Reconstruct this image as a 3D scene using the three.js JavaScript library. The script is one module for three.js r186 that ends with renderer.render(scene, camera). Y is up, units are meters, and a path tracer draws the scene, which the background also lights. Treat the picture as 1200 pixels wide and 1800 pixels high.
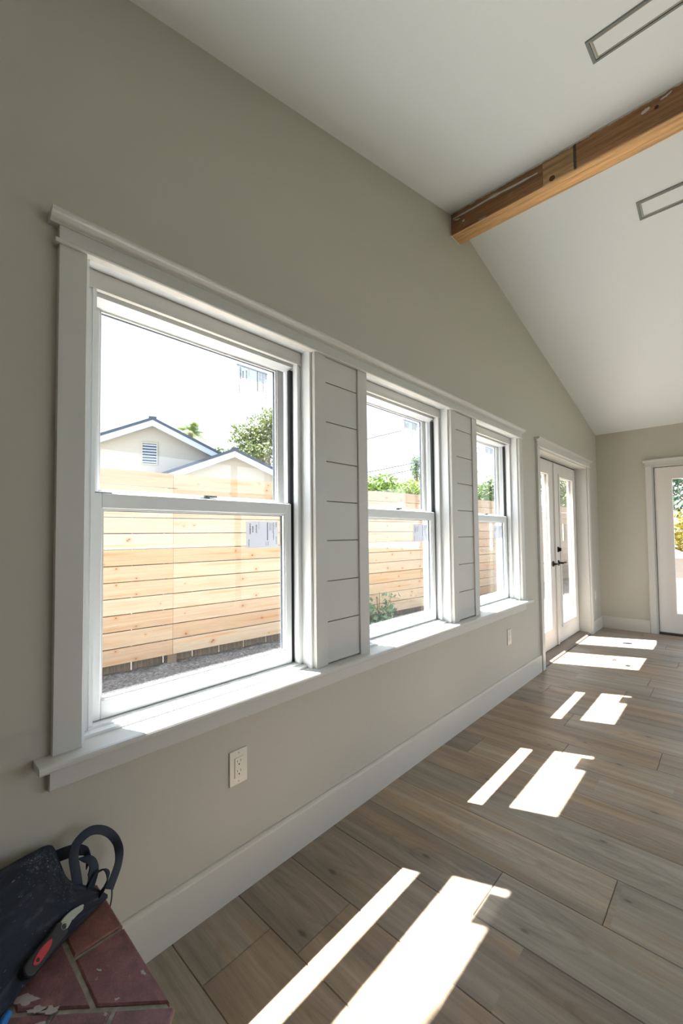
import * as THREE from 'three';
import { RoundedBoxGeometry } from 'three/addons/geometries/RoundedBoxGeometry.js';
import { mergeGeometries } from 'three/addons/utils/BufferGeometryUtils.js';
import { ImprovedNoise } from 'three/addons/math/ImprovedNoise.js';

// ---------------------------------------------------------------- camera, sky, sun, exposure
const scene = new THREE.Scene();
const renderer = new THREE.WebGLRenderer({ antialias: true });
renderer.toneMapping = THREE.LinearToneMapping;
renderer.toneMappingExposure = 2.05;
renderer.shadowMap.enabled = true;

const DEG = Math.PI / 180;
const camera = new THREE.PerspectiveCamera(2 * Math.atan(900 / 743.18) / DEG, 1200 / 1800, 0.05, 200);
camera.rotation.order = 'YXZ';
camera.position.set(1.3, 1.222, 0);
camera.rotation.set(2.085 * DEG, 42.43 * DEG, -0.6416 * DEG);
camera.setViewOffset(1200, 1800, -11.54, -11.75, 1200, 1800);

const SKY_HORIZON = [1.30, 1.36, 1.42], SKY_ZENITH = [0.72, 0.98, 1.40], SUN = 24;
{
  const w = 64, h = 64, d = new Float32Array(w * h * 4);
  for (let y = 0; y < h; y++) for (let x = 0; x < w; x++) {
    const el = ((y + 0.5) / h - 0.5) * Math.PI, t = Math.pow(Math.max(0, Math.sin(el)), 0.6), i = (y * w + x) * 4;
    for (let c = 0; c < 3; c++) d[i + c] = SKY_HORIZON[c] * (1 - t) + SKY_ZENITH[c] * t;
    d[i + 3] = 1;
  }
  const sky = new THREE.DataTexture(d, w, h, THREE.RGBAFormat, THREE.FloatType);
  sky.mapping = THREE.EquirectangularReflectionMapping; sky.magFilter = THREE.LinearFilter; sky.minFilter = THREE.LinearFilter; sky.needsUpdate = true;
  scene.background = sky; scene.environment = sky;
}
const sun = new THREE.DirectionalLight(new THREE.Color().setRGB(1, 0.98, 0.94), SUN);
sun.position.set(-10, 22.5, 4 - 3); sun.target.position.set(0, 0, -3);
sun.castShadow = true; sun.shadow.mapSize.set(4096, 4096);
Object.assign(sun.shadow.camera, { left: -18, right: 18, top: 18, bottom: -18, near: 1, far: 60 });
scene.add(sun, sun.target);

// ---------------------------------------------------------------- helpers
let seed = 12345;
const rnd = () => { seed = (seed * 1664525 + 1013904223) >>> 0; return seed / 4294967296; };
const rr = (a, b) => a + (b - a) * rnd();
const perlin = new ImprovedNoise();
const fbm = (x, y, z, n = 3) => { let s = 0, a = 0.5, f = 1; for (let i = 0; i < n; i++) { s += a * perlin.noise(x * f, y * f, z + i * 7.3); a *= 0.5; f *= 2.03; } return s; };
const clamp = (v, a = 0, b = 1) => Math.min(b, Math.max(a, v));
const smooth = (a, b, v) => { const t = clamp((v - a) / (b - a)); return t * t * (3 - 2 * t); };
const V = (x, y, z) => new THREE.Vector3(x, y, z);

const names = new Map();
const numbered = (n) => { const k = names.get(n) ?? 0; names.set(n, k + 1); return k ? n + '_' + String(k).padStart(3, '0') : n; };
function mesh(name, geo, mat, parent) {
  const g = Array.isArray(geo) ? (geo.length > 1 ? mergeGeometries(geo.map((q) => { const r = q.index ? q.toNonIndexed() : q; for (const k of Object.keys(r.attributes)) if (!['position', 'normal', 'uv'].includes(k)) r.deleteAttribute(k); return r; })) : geo[0]) : geo;
  const m = new THREE.Mesh(g, mat); m.name = parent ? name : numbered(name);
  m.castShadow = m.receiveShadow = true; (parent ?? scene).add(m); return m;
}
function group(name, pos, turn = 0, parent) { const g = new THREE.Group(); g.name = parent ? name : numbered(name); if (pos) g.position.set(...pos); g.rotation.y = turn; (parent ?? scene).add(g); return g; }
function tag(o, label, category, extra = {}) { o.userData = { label, category, ...extra }; return o; }
const structure = (o, label, category) => tag(o, label, category, { kind: 'structure' });

function box(x0, x1, y0, y1, z0, z1, r = 0) {
  const w = Math.abs(x1 - x0), h = Math.abs(y1 - y0), d = Math.abs(z1 - z0);
  const g = r ? new RoundedBoxGeometry(w, h, d, 2, Math.min(r, w / 2.1, h / 2.1, d / 2.1)) : new THREE.BoxGeometry(w, h, d);
  return g.translate((x0 + x1) / 2, (y0 + y1) / 2, (z0 + z1) / 2);
}
// profile in (x, y) swept along z from z0 to z1
function sweepZ(pts, z0, z1) {
  const s = new THREE.Shape(pts.map((p) => new THREE.Vector2(p[0], p[1])));
  const g = new THREE.ExtrudeGeometry(s, { depth: Math.abs(z1 - z0), bevelEnabled: false, curveSegments: 8 });
  return g.translate(0, 0, Math.min(z0, z1));
}
// profile in (z, y) swept along x
function sweepX(pts, x0, x1) { const g = sweepZ(pts.map((p) => [-p[0], p[1]]), 0, x1 - x0); return g.rotateY(Math.PI / 2).translate(x0, 0, 0); }
function cyl(a, b, r0, r1 = r0, n = 10) {
  const A = V(...a), B = V(...b), d = B.clone().sub(A), g = new THREE.CylinderGeometry(r1, r0, d.length(), n);
  g.applyQuaternion(new THREE.Quaternion().setFromUnitVectors(V(0, 1, 0), d.clone().normalize()));
  return g.translate((A.x + B.x) / 2, (A.y + B.y) / 2, (A.z + B.z) / 2);
}
function tube(pts, r, n = 24, m = 6) { return new THREE.TubeGeometry(new THREE.CatmullRomCurve3(pts.map((p) => V(...p))), n, r, m); }
function triGeo(pos, idx, uv) {
  const g = new THREE.BufferGeometry();
  g.setAttribute('position', new THREE.Float32BufferAttribute(pos, 3));
  if (uv) g.setAttribute('uv', new THREE.Float32BufferAttribute(uv, 2));
  if (idx) g.setIndex(idx);
  g.computeVertexNormals(); return g;
}
// closed sheet: P(u,v) grid, thickened along its normals
function sheet(P, nu, nv, th) {
  const top = [], N = [];
  for (let j = 0; j <= nv; j++) for (let i = 0; i <= nu; i++) {
    const u = i / nu, v = j / nv, p = P(u, v), e = 1e-3;
    const du = P(Math.min(1, u + e), v).sub(P(Math.max(0, u - e), v)), dv = P(u, Math.min(1, v + e)).sub(P(u, Math.max(0, v - e)));
    top.push(p); N.push(du.cross(dv).normalize());
  }
  const pos = [], uv = [], idx = [], n = top.length, W = nu + 1;
  for (const s of [0.5, -0.5]) top.forEach((p, k) => { const q = p.clone().addScaledVector(N[k], th * s); pos.push(q.x, q.y, q.z); uv.push((k % W) / nu, Math.floor(k / W) / nv); });
  for (let j = 0; j < nv; j++) for (let i = 0; i < nu; i++) { const a = j * W + i, b = a + 1, c = a + W, d = c + 1; idx.push(a, b, d, a, d, c, n + a, n + d, n + b, n + a, n + c, n + d); }
  const rim = (a, b) => idx.push(a, n + a, n + b, a, n + b, b);
  for (let i = 0; i < nu; i++) { rim(i, i + 1); rim(nv * W + i + 1, nv * W + i); }
  for (let j = 0; j < nv; j++) { rim((j + 1) * W, j * W); rim(j * W + nu, (j + 1) * W + nu); }
  return triGeo(pos, idx, uv);
}
// ribbon along points with a width direction at each end
function ribbon(pts, width, dirs, th = 0.0025, n = 36) {
  const c = new THREE.CatmullRomCurve3(pts.map((p) => V(...p))), D = dirs.map((d) => V(...d).normalize());
  return sheet((u, v) => {
    const f = u * (D.length - 1), i = Math.min(D.length - 2, Math.floor(f)), d = D[i].clone().lerp(D[i + 1], f - i).normalize();
    return c.getPoint(u).addScaledVector(d, (v - 0.5) * width);
  }, n, 2, th);
}
function texture(w, h, fn, srgb = true) {
  const d = new Uint8Array(w * h * 4);
  for (let y = 0; y < h; y++) for (let x = 0; x < w; x++) { const c = fn(x / w, y / h, x, y), i = (y * w + x) * 4; d[i] = clamp(c[0]) * 255; d[i + 1] = clamp(c[1]) * 255; d[i + 2] = clamp(c[2]) * 255; d[i + 3] = 255; }
  const t = new THREE.DataTexture(d, w, h); t.wrapS = t.wrapT = THREE.RepeatWrapping; t.magFilter = THREE.LinearFilter; t.minFilter = THREE.LinearMipmapLinearFilter; t.generateMipmaps = true;
  if (srgb) t.colorSpace = THREE.SRGBColorSpace; t.needsUpdate = true; return t;
}
const std = (color, roughness, more = {}) => new THREE.MeshStandardMaterial({ color, roughness, ...more });
const phys = (color, roughness, more = {}) => new THREE.MeshPhysicalMaterial({ color, roughness, ...more });
// world-metre uv for a flat wall: chosen axes
function worldUV(g, a, b) { const p = g.attributes.position, uv = new Float32Array(p.count * 2); for (let i = 0; i < p.count; i++) { uv[2 * i] = p.getComponent(i, a); uv[2 * i + 1] = p.getComponent(i, b); } g.setAttribute('uv', new THREE.BufferAttribute(uv, 2)); return g; }

// ---------------------------------------------------------------- materials
const peel = texture(256, 256, (u, v, x, y) => { const n = 0.5 + 0.9 * fbm(x / 9, y / 9, 2, 2); return [n, n, n]; }, false);
const M = {
  wall: std('#c0bcb0', 0.62, { bumpMap: peel, bumpScale: 0.0006 }),
  ceiling: std('#e9eeef', 0.8, { bumpMap: peel, bumpScale: 0.0006 }),
  trim: phys('#d0cfca', 0.38),
  vinyl: phys('#eceff0', 0.34),
  door: phys('#e3dfda', 0.42),
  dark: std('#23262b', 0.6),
  bronze: std('#2b2523', 0.4, { metalness: 0.7 }),
  lockMetal: std('#5c6468', 0.4, { metalness: 0.5 }),
  glass: phys('#ffffff', 0.0, { transmission: 1, thickness: 0, ior: 1.5 }),
  extWall: std('#d9d4c8', 0.9),
  slotTrim: std('#7b8381', 0.45, { metalness: 0.3 }),
  concrete: std('#b9b4aa', 0.9),
};

// ================================================================ ROOM SHELL
const X1 = 4.3, ZF = -6.2, ZN = 1.2, RZ = -2.5, RY = 3.306, SL = 0.2267, TW = 0.17;   // right wall, far wall, near wall, ridge
const ceilY = (z) => RY - SL * Math.abs(z - RZ);
const HEAD = 1.992, STOOL = 0.672;
const WIN = [[-0.358, -1.202], [-1.543, -2.357], [-2.709, -3.485]];
const DOOR1 = [-3.985, -5.69];

function wallShape(outline, holes) {   // outline in (a, y)
  const s = new THREE.Shape(outline.map((p) => new THREE.Vector2(...p)));
  for (const [a0, a1, y0, y1] of holes) { const h = new THREE.Path(); h.moveTo(a0, y0); h.lineTo(a1, y0); h.lineTo(a1, y1); h.lineTo(a0, y1); h.closePath(); s.holes.push(h); }
  return s;
}
{ // gable wall with the three windows and the double door, (a = -z)
  const s = wallShape([[-ZN - TW, -0.1], [-ZF + TW, -0.1], [-ZF + TW, ceilY(ZF - TW) + 0.02], [-RZ, RY + 0.02], [-ZN - TW, ceilY(ZN + TW) + 0.02]],
    [...WIN.map(([a, b]) => [-a, -b, STOOL - 0.03, HEAD + 0.012]), [-DOOR1[0], -DOOR1[1], -0.02, HEAD]]);
  const g = new THREE.ExtrudeGeometry(s, { depth: TW, bevelEnabled: false });   // shape x -> world -z
  g.rotateY(Math.PI / 2); g.translate(-TW, 0, 0);
  structure(mesh('wall_left', worldUV(g, 2, 1), M.wall), 'greige painted gable wall with three windows and a double door', 'wall');
}
const FD = [0.585, 1.475];   // far door opening in x
{
  const s = wallShape([[0, -0.1], [X1, -0.1], [X1, ceilY(ZF)], [0, ceilY(ZF)]], [[FD[0], FD[1], -0.02, HEAD], [2.1, 4.0, 0.0, 2.1]]);
  const g = new THREE.ExtrudeGeometry(s, { depth: TW, bevelEnabled: false }); g.translate(0, 0, ZF - TW);
  structure(mesh('wall_far', worldUV(g, 0, 1), M.wall), 'greige end wall holding the single glazed door', 'wall');
  const n = new THREE.ExtrudeGeometry(wallShape([[0, -0.1], [X1, -0.1], [X1, ceilY(ZN)], [0, ceilY(ZN)]], []), { depth: TW, bevelEnabled: false }); n.translate(0, 0, ZN);
  structure(mesh('wall_near', worldUV(n, 0, 1), M.wall), 'greige wall behind the camera', 'wall');
  const w4 = structure(group('window_4', [0, 0, ZF - 0.1]), 'unseen tall glazed panel added past the single door to light the room', 'window');  // out of view, added for more indoor light; floor sheen hints at glass
  mesh('frame', [box(2.1, 2.16, 0, 2.1, -0.02, 0.02), box(3.94, 4.0, 0, 2.1, -0.02, 0.02), box(2.16, 3.94, 0, 0.07, -0.02, 0.02), box(2.16, 3.94, 2.04, 2.1, -0.02, 0.02)], M.vinyl, w4);
  mesh('pane', box(2.16, 3.94, 0.07, 2.04, -0.003, 0.003), M.glass, w4);
  // right wall with a wide glazed opening, unseen and added to brighten the room
  const r = wallShape([[-ZN - TW, -0.1], [-ZF + TW, -0.1], [-ZF + TW, ceilY(ZF - TW) + 0.02], [-RZ, RY + 0.02], [-ZN - TW, ceilY(ZN + TW) + 0.02]], [[1.7, 5.95, 0.0, 2.42]]);
  const rg = new THREE.ExtrudeGeometry(r, { depth: TW, bevelEnabled: false }); rg.rotateY(Math.PI / 2); rg.translate(X1, 0, 0);
  structure(mesh('wall_right', worldUV(rg, 2, 1), M.wall), 'greige wall opposite the windows, with an added wide glazed opening', 'wall');
  const sd = structure(group('door_3', [X1 + 0.1, 0, 0]), 'unseen wide sliding glass door added opposite the windows to light the room', 'door');
  const zs = [-1.7, -3.825, -5.95];
  for (let i = 0; i < 2; i++) {
    const a = zs[i], b = zs[i + 1], f = 0.05;
    const p = mesh('sliding_panel', [box(-0.02, 0.02, 0, 2.42, a, a - f), box(-0.02, 0.02, 0, 2.42, b + f, b), box(-0.02, 0.02, 0, 0.08, a - f, b + f), box(-0.02, 0.02, 2.36, 2.42, a - f, b + f)], M.vinyl, sd);
    mesh('pane', box(-0.003, 0.003, 0.08, 2.36, a - f, b + f), M.glass, p);
  }
}
{ // ceiling: two slopes meeting under the ridge beam, and the roof edge outside
  const t = 0.16;
  const near = sweepX([[RZ, RY], [ZN + TW, ceilY(ZN + TW)], [ZN + TW, ceilY(ZN + TW) + t], [RZ, RY + t]], 0, X1 + TW);
  const far = sweepX([[RZ, RY], [RZ, RY + t], [ZF - TW, ceilY(ZF - TW) + t], [ZF - TW, ceilY(ZF - TW)]], 0, X1 + TW);
  const c = structure(mesh('ceiling', worldUV(near, 0, 2), M.ceiling), 'white vaulted ceiling sloping down on both sides of the ridge beam', 'ceiling');
  mesh('far_slope', worldUV(far, 0, 2), M.ceiling, c);
  const ov = [sweepX([[RZ, RY + 0.021], [ZN + 0.6, ceilY(ZN + 0.6) + 0.021], [ZN + 0.6, ceilY(ZN + 0.6) + t], [RZ, RY + t]], -0.585, 0),
    sweepX([[RZ, RY + 0.021], [RZ, RY + t], [ZF - 0.6, ceilY(ZF - 0.6) + t], [ZF - 0.6, ceilY(ZF - 0.6) + 0.021]], -0.585, 0)];
  structure(mesh('roof', ov, M.extWall), 'roof edge overhanging the window wall outside', 'roof');
}

// ---------------------------------------------------------------- plank floor
function plankTexture(k) {
  const base = [[0.62, 0.55, 0.475], [0.585, 0.53, 0.47], [0.65, 0.59, 0.52], [0.605, 0.565, 0.51], [0.63, 0.55, 0.465], [0.585, 0.54, 0.49]][k];
  const arcs = [];
  for (let i = 0; i < 2; i++) arcs.push([rr(0.15, 0.85), rr(0.3, 0.7), rr(0.05, 0.10)]);
  const knots = []; for (let i = 0; i < (k % 3 === 0 ? 2 : 1); i++) knots.push([rnd(), rr(0.2, 0.8), rr(0.006, 0.012)]);
  return texture(1024, 192, (u, v) => {
    const L = u * 1.52, W = v * 0.23, z = k * 13.7;
    const warp = 0.012 * fbm(L * 2.2, W * 6, z, 2);
    const broad = fbm(L * 0.9, (W + warp) * 14, z + 1, 2), streak = fbm(L * 2.5, (W + warp) * 70, z + 2, 3), fine = fbm(L * 14, (W + warp * 1.5) * 420, z + 3, 2);
    let cath = 0;
    for (const [cu, cv, s] of arcs) { const dx = (L - cu * 1.52) / 0.34, dy = (W - cv * 0.23) / s, d = Math.sqrt(dx * dx * 0.8 + dy * dy); const ring = Math.sin(d * 26 + 6 * fbm(L * 6, W * 26, z + 5, 2)); cath += Math.max(0, ring) * 0.5 * smooth(1.15, 0.35, d); }
    let kn = 0, tint = smooth(0.02, 0.3, fbm(L * 1.7, W * 9, z + 9, 2));
    for (const [cu, cv, s] of knots) { const d = Math.hypot((L - cu * 1.52) / 2.2, W - cv * 0.23); kn += smooth(s, s * 0.25, d) * 0.5 + smooth(s * 5, s, d) * 0.16; }
    const f = 1 + 0.30 * broad + 0.15 * streak + 0.11 * fine - 0.11 * cath - 0.5 * kn;
    return [base[0] * f + 0.03 * tint, base[1] * f, base[2] * f - 0.03 * tint];
  });
}
const plankMats = [];
for (let k = 0; k < 6; k++) { const t = plankTexture(k); plankMats.push(phys('#ffffff', 0.4, { map: t, bumpMap: t, bumpScale: 0.0003, specularIntensity: 0.7 })); }
{
  const fl = structure(mesh('floor', box(-0.19, X1 + TW - 0.01, -0.1, -0.012, ZF - TW + 0.01, ZN + TW - 0.01), std('#4a4038', 0.9)), 'grey-brown oak plank floor running across the room', 'floor');
  const PW = 0.2303, PL = 1.52, joints = { 0: 0.317, 2: 0.642, 3: 0.956, 6: 0.156, 7: 0.553, 8: 0.965 };
  const plank = (x0, x1, za, zb, mat, u0, flip) => {
    const c = 0.0022, y = 0, yb = -0.011, P = [], UV = [], idx = [];
    const ring = (i, yy) => [[x0 + i, yy, za - i], [x1 - i, yy, za - i], [x1 - i, yy, zb + i], [x0 + i, yy, zb + i]];
    const R = [ring(c, y), ring(0.0006, y - 0.0022), ring(0.0006, yb)];
    for (const r of R) for (const p of r) { P.push(...p); const a = (p[0] - x0) / PL, b = (za - p[2]) / PW; UV.push(flip ? u0 - a : u0 + a, flip ? 1 - b : b); }
    idx.push(0, 1, 2, 0, 2, 3);
    for (let s = 0; s < 2; s++) for (let i = 0; i < 4; i++) { const a = s * 4 + i, b = s * 4 + (i + 1) % 4; idx.push(a, a + 4, b + 4, a, b + 4, b); }
    const g = triGeo(P, idx, UV).toNonIndexed(); g.computeVertexNormals();
    mesh('plank', g, mat, fl);
  };
  for (let r = -9; r <= 23; r++) {
    const za = Math.min(ZN, -0.833 - PW * r), zb = Math.max(ZF, -0.833 - PW * (r + 1));
    if (za - zb < 0.02) continue;
    let j = joints[r] ?? rr(0.05, 1.5); while (j > 0.03) j -= PL;
    for (; j < X1; j += PL) { const a = Math.max(j, 0.001), b = Math.min(j + PL, X1); if (b - a < 0.03) continue; plank(a, b, za, zb, plankMats[Math.floor(rnd() * 6)], rnd(), rnd() < 0.5); }
  }
}

// ---------------------------------------------------------------- baseboards
const baseM = phys('#cfcbc1', 0.4);
const baseProfile = [[0, 0], [0.016, 0], [0.016, 0.134], [0.0145, 0.14], [0.011, 0.143], [0.006, 0.146], [0, 0.146]];
{
  const b = structure(mesh('baseboard_left', sweepZ(baseProfile, ZN, -3.9), baseM), 'tall white baseboard under the windows', 'baseboard');
  mesh('baseboard_corner_piece', sweepZ(baseProfile, -5.76, ZF), baseM, b);
  const far = sweepX(baseProfile.map(([x, y]) => [ZF + x, y]), 0.016, 0.517), far2 = sweepX(baseProfile.map(([x, y]) => [ZF + x, y]), 1.545, 2.1);
  structure(mesh('baseboard_far', [far, far2], baseM), 'white baseboard along the end wall by the single door', 'baseboard');
}

// ---------------------------------------------------------------- window casing, stool, shiplap
function headProfile(y0) {   // fillet, board and crown seen from the end, (x, y)
  return {
    fillet: [[0, y0], [0.026, y0], [0.029, y0 + 0.003], [0.029, y0 + 0.008], [0.026, y0 + 0.011], [0, y0 + 0.011]],
    board: [[0, y0 + 0.011], [0.02, y0 + 0.011], [0.02, y0 + 0.05], [0, y0 + 0.05]],
    crown: [[0, y0 + 0.05], [0.022, y0 + 0.05], [0.025, y0 + 0.054], [0.034, y0 + 0.058], [0.041, y0 + 0.064], [0.046, y0 + 0.067], [0.048, y0 + 0.071], [0.048, y0 + 0.077], [0.045, y0 + 0.08], [0, y0 + 0.08]],
  };
}
const CW = 0.065;
{
  const t = structure(group('trim_1'), 'white head casing, side casings, stool and shiplap joining the three windows', 'window trim');
  const hp = headProfile(HEAD), L = WIN[0][0] + CW, R = WIN[2][1] - CW;
  mesh('head_fillet', sweepZ(hp.fillet, L + 0.01, R - 0.01), M.trim, t);
  mesh('head_board', sweepZ(hp.board, L, R), M.trim, t);
  mesh('crown', sweepZ(hp.crown, L + 0.022, R - 0.022), M.trim, t);
  for (const [a, b] of WIN) for (const [z0, z1] of [[a + CW, a], [b, b - CW]]) mesh('side_casing', box(0, 0.02, STOOL, HEAD, z0, z1, 0.0015), M.trim, t);
  const seams = [HEAD, 1.88, 1.708, 1.536, 1.364, 1.195, 1.022, 0.85, STOOL + 0.004];
  for (const [z0, z1] of [[WIN[0][1] - CW, WIN[1][0] + CW], [WIN[1][1] - CW, WIN[2][0] + CW]]) {
    mesh('shiplap_backing', box(0, 0.004, STOOL, HEAD, z0, z1), std('#8f8a82', 0.8), t);
    for (let i = 0; i < 8; i++) mesh('shiplap_board', box(0.004, 0.012, seams[i + 1] + 0.002, seams[i] - 0.002, z0 - 0.0008, z1 + 0.0008, 0.0012), M.trim, t);
  }
  // stool with a rounded nose, notched round the wall between the windows
  const nose = [[0, STOOL - 0.021], [0.058, STOOL - 0.021], [0.065, STOOL - 0.019], [0.0675, STOOL - 0.014], [0.0675, STOOL - 0.007], [0.065, STOOL - 0.002], [0.058, STOOL], [0, STOOL]];
  const st = [sweepZ(nose, -0.257, -3.588)];
  for (const [a, b] of WIN) st.push(box(-0.048, 0, STOOL - 0.021, STOOL, a, b));
  mesh('stool', st, M.trim, t);
  mesh('apron', sweepZ([[0, 0.585], [0.014, 0.585], [0.018, 0.589], [0.018, STOOL - 0.021], [0, STOOL - 0.021]], L + 0.004, R - 0.004), M.trim, t);
}

// ---------------------------------------------------------------- double-hung windows
function labelTexture(kind) {
  const c = document.createElement('canvas'); c.width = 256; c.height = 192; const g = c.getContext('2d');
  g.fillStyle = kind ? '#f2f4f6' : '#cdd5e4'; g.fillRect(0, 0, 256, 192);
  if (kind) { g.fillStyle = '#c3cfdb'; g.fillRect(0, 0, 256, 76); }
  g.fillStyle = '#30353c';
  let s = 77; const q = () => { s = (s * 16807) % 2147483647; return s / 2147483647; };
  const col = (x, y0, y1, w, a, dash) => { g.globalAlpha = a; for (let y = y0; y < y1; y += dash) g.fillRect(x - w / 2 + q() * 1.2, y, w, dash * (0.5 + 0.4 * q())); };
  g.globalAlpha = 0.95; g.fillRect(165, 8, 6, 132);                       // the long black bar
  col(30, 16, 92, 9, 0.75, 8); col(50, 36, 78, 8, 0.8, 9); col(78, 26, 86, 10, 0.6, 6); col(98, 6, 56, 4, 0.4, 7); col(20, 132, 182, 8, 0.5, 6);
  col(186, 12, 72, 5, 0.5, 5); col(196, 12, 64, 5, 0.45, 5); col(208, 12, 84, 5, 0.45, 5); col(217, 8, 140, 6, 0.6, 6); col(229, 8, 60, 3, 0.6, 9); col(241, 8, 42, 8, 0.75, 7); col(241, 112, 170, 6, 0.45, 5); col(154, 150, 180, 8, 0.35, 6); col(172, 148, 178, 8, 0.35, 6);
  g.globalAlpha = 1;
  const t = new THREE.CanvasTexture(c); t.colorSpace = THREE.SRGBColorSpace; return t;
}
const labelUpper = phys('#ffffff', 0.9, { map: labelTexture(1), transmission: 0.22, thickness: 0 });
const labelLower = phys('#ffffff', 0.9, { map: labelTexture(0), transmission: 0.5, thickness: 0 });
const winLabels = ['large double-hung window nearest the brick hearth, gabled house beyond', 'middle double-hung window with leafy shrub outside its lower pane', 'double-hung window beside the double door'];
function sash(parent, name, x0, x1, y0, y1, z0, z1, st, top, bot, label, labelMat) {
  const s = group(name, null, 0, parent), xm = (x0 + x1) / 2;
  mesh('stile', box(x0, x1, y0, y1, z0, z0 - st, 0.003), M.vinyl, s);
  mesh('stile', box(x0, x1, y0, y1, z1 + st, z1, 0.003), M.vinyl, s);
  mesh('top_rail', box(x0, x1, y1 - top, y1, z0 - st, z1 + st, 0.003), M.vinyl, s);
  mesh('bottom_rail', box(x0, x1, y0, y0 + bot, z0 - st, z1 + st, 0.003), M.vinyl, s);
  const gx = xm - 0.004;
  // glazing bead, a thin inner step
  const b = 0.006;
  mesh('glazing_bead', [box(gx + 0.004, x1 - 0.006, y0 + bot, y1 - top, z0 - st, z0 - st - b), box(gx + 0.004, x1 - 0.006, y0 + bot, y1 - top, z1 + st + b, z1 + st), box(gx + 0.004, x1 - 0.006, y1 - top - b, y1 - top, z0 - st - b, z1 + st + b), box(gx + 0.004, x1 - 0.006, y0 + bot, y0 + bot + b, z0 - st - b, z1 + st + b)], M.vinyl, s);
  mesh('spacer', [box(gx - 0.004, gx + 0.003, y0 + bot, y1 - top, z1 + st + 0.009, z1 + st), box(gx - 0.004, gx + 0.003, y1 - top - 0.008, y1 - top, z0 - st, z1 + st)], std('#4d5a66', 0.5), s);
  mesh('pane', box(gx - 0.002, gx + 0.002, y0 + bot, y1 - top, z0 - st, z1 + st), M.glass, s);
  const [lz0, lz1, ly0, ly1] = label;
  const front = new THREE.PlaneGeometry(lz0 - lz1, ly1 - ly0).rotateY(Math.PI / 2).translate(gx + 0.0025, (ly0 + ly1) / 2, (lz0 + lz1) / 2);
  mesh('sticker', front, labelMat, s);
  return s;
}
WIN.forEach(([a, b], i) => {
  const w = structure(group('window_' + (i + 1)), winLabels[i], 'window');
  const y0 = STOOL - 0.03, j = 0.011;
  // wooden jamb extension, whiter than the casing to paint in the window light
  const HT = HEAD + 0.012;
  mesh('jamb', [box(-0.058, 0, STOOL, HT, a, a - j), box(-0.058, 0, STOOL, HT, b + j, b), box(-0.05, 0, HT - 0.004, HT, a - j, b + j)], M.vinyl, w);
  // vinyl frame: side members with a step, sill, head
  const fl = a - 0.043, fr = b + 0.036, l8 = fl + 0.008, r8 = fr - 0.008;
  mesh('frame', [
    box(-0.172, -0.055, y0, HT, a - 0.001, l8), box(-0.172, -0.055, y0, HT, r8, b + 0.001),
    box(-0.172, -0.052, y0, 0.688, l8, r8), box(-0.054, -0.024, 0.652, 0.681, a - j - 0.001, b + j + 0.001), box(-0.172, -0.125, 0.688, 0.712, l8, r8), box(-0.172, -0.07, 1.988, HT, l8, r8),
    box(-0.075, -0.05, 0.69, 1.944, l8, fl - 0.002), box(-0.075, -0.05, 0.69, 1.944, fr, r8)], M.vinyl, w);
  mesh('head_board', [box(-0.062, -0.05, 1.944, HT - 0.0055, a - j - 0.0015, b + j + 0.0015, 0.001), box(-0.05, -0.046, 1.944, 1.956, a - j - 0.0015, b + j + 0.0015, 0.001)], M.trim, w);
  mesh('head_stop', sweepZ([[-0.085, 1.956], [-0.125, 1.956], [-0.125, 1.928], [-0.112, 1.928], [-0.085, 1.941]], l8, r8), M.vinyl, w);
  mesh('gap_shade_strip', [box(-0.1, -0.09, 1.956, 1.988, l8, r8), box(-0.135, -0.1265, 1.9365, 1.952, l8, r8), box(-0.102, -0.0885, 0.6885, 1.928, fr + 0.0105, r8 + 0.0005), box(-0.092, -0.076, 0.69, 1.928, l8 + 0.0005, fl + 0.002)], M.dark, w);  // near-black strips paint in the shade of the gaps and sash track
  mesh('exterior_trim', [box(-0.185, -0.17, y0 - 0.07, HEAD + 0.1, a + 0.07, a - 0.02), box(-0.185, -0.17, y0 - 0.07, HEAD + 0.1, b + 0.02, b - 0.07), box(-0.185, -0.17, HEAD + 0.035, HEAD + 0.1, a - 0.02, b + 0.02), box(-0.2, -0.1725, y0 - 0.05, y0 + 0.02, a - 0.02, b + 0.02)], M.vinyl, w);
  const gr = b + 0.082;   // right edge of the glass
  sash(w, 'upper_sash', -0.167, -0.137, 1.318, 1.974, fl - 0.001, fr + 0.001, 0.036, 0.041, 0.046, [gr + 0.182, gr + 0.03, 1.79, 1.912], labelUpper);
  sash(w, 'lower_sash', -0.118, -0.08, 0.69, 1.352, fl - 0.001, fr + 0.011, 0.03, 0.045, 0.055, [gr + 0.175, gr + 0.02, 1.172, 1.277], labelLower);
  const zc = (a + b) / 2;
  mesh('sash_lock', [box(-0.116, -0.09, 1.352, 1.357, zc + 0.03, zc - 0.03, 0.002), cyl([-0.103, 1.356, zc], [-0.103, 1.366, zc], 0.011), box(-0.11, -0.098, 1.36, 1.367, zc + 0.005, zc - 0.04, 0.002)], M.lockMetal, w);
  for (const z of [fl - 0.012, fr + 0.022]) mesh('tilt_latch', box(-0.114, -0.092, 1.352, 1.356, z + Math.sign(zc - z) * -0.01, z + Math.sign(zc - z) * 0.05, 0.0015), M.lockMetal, w);
});

// ---------------------------------------------------------------- doors
function casedHead(parent, place, y0, a0, a1) {   // place(profile, a0, a1) sweeps along the wall
  const hp = headProfile(y0);
  mesh('head_fillet', place(hp.fillet, a0 + 0.01, a1 - 0.01), M.trim, parent);
  mesh('head_board', place(hp.board, a0, a1), M.trim, parent);
  mesh('crown', place(hp.crown, a0 + 0.022, a1 - 0.022), M.trim, parent);
}
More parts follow.
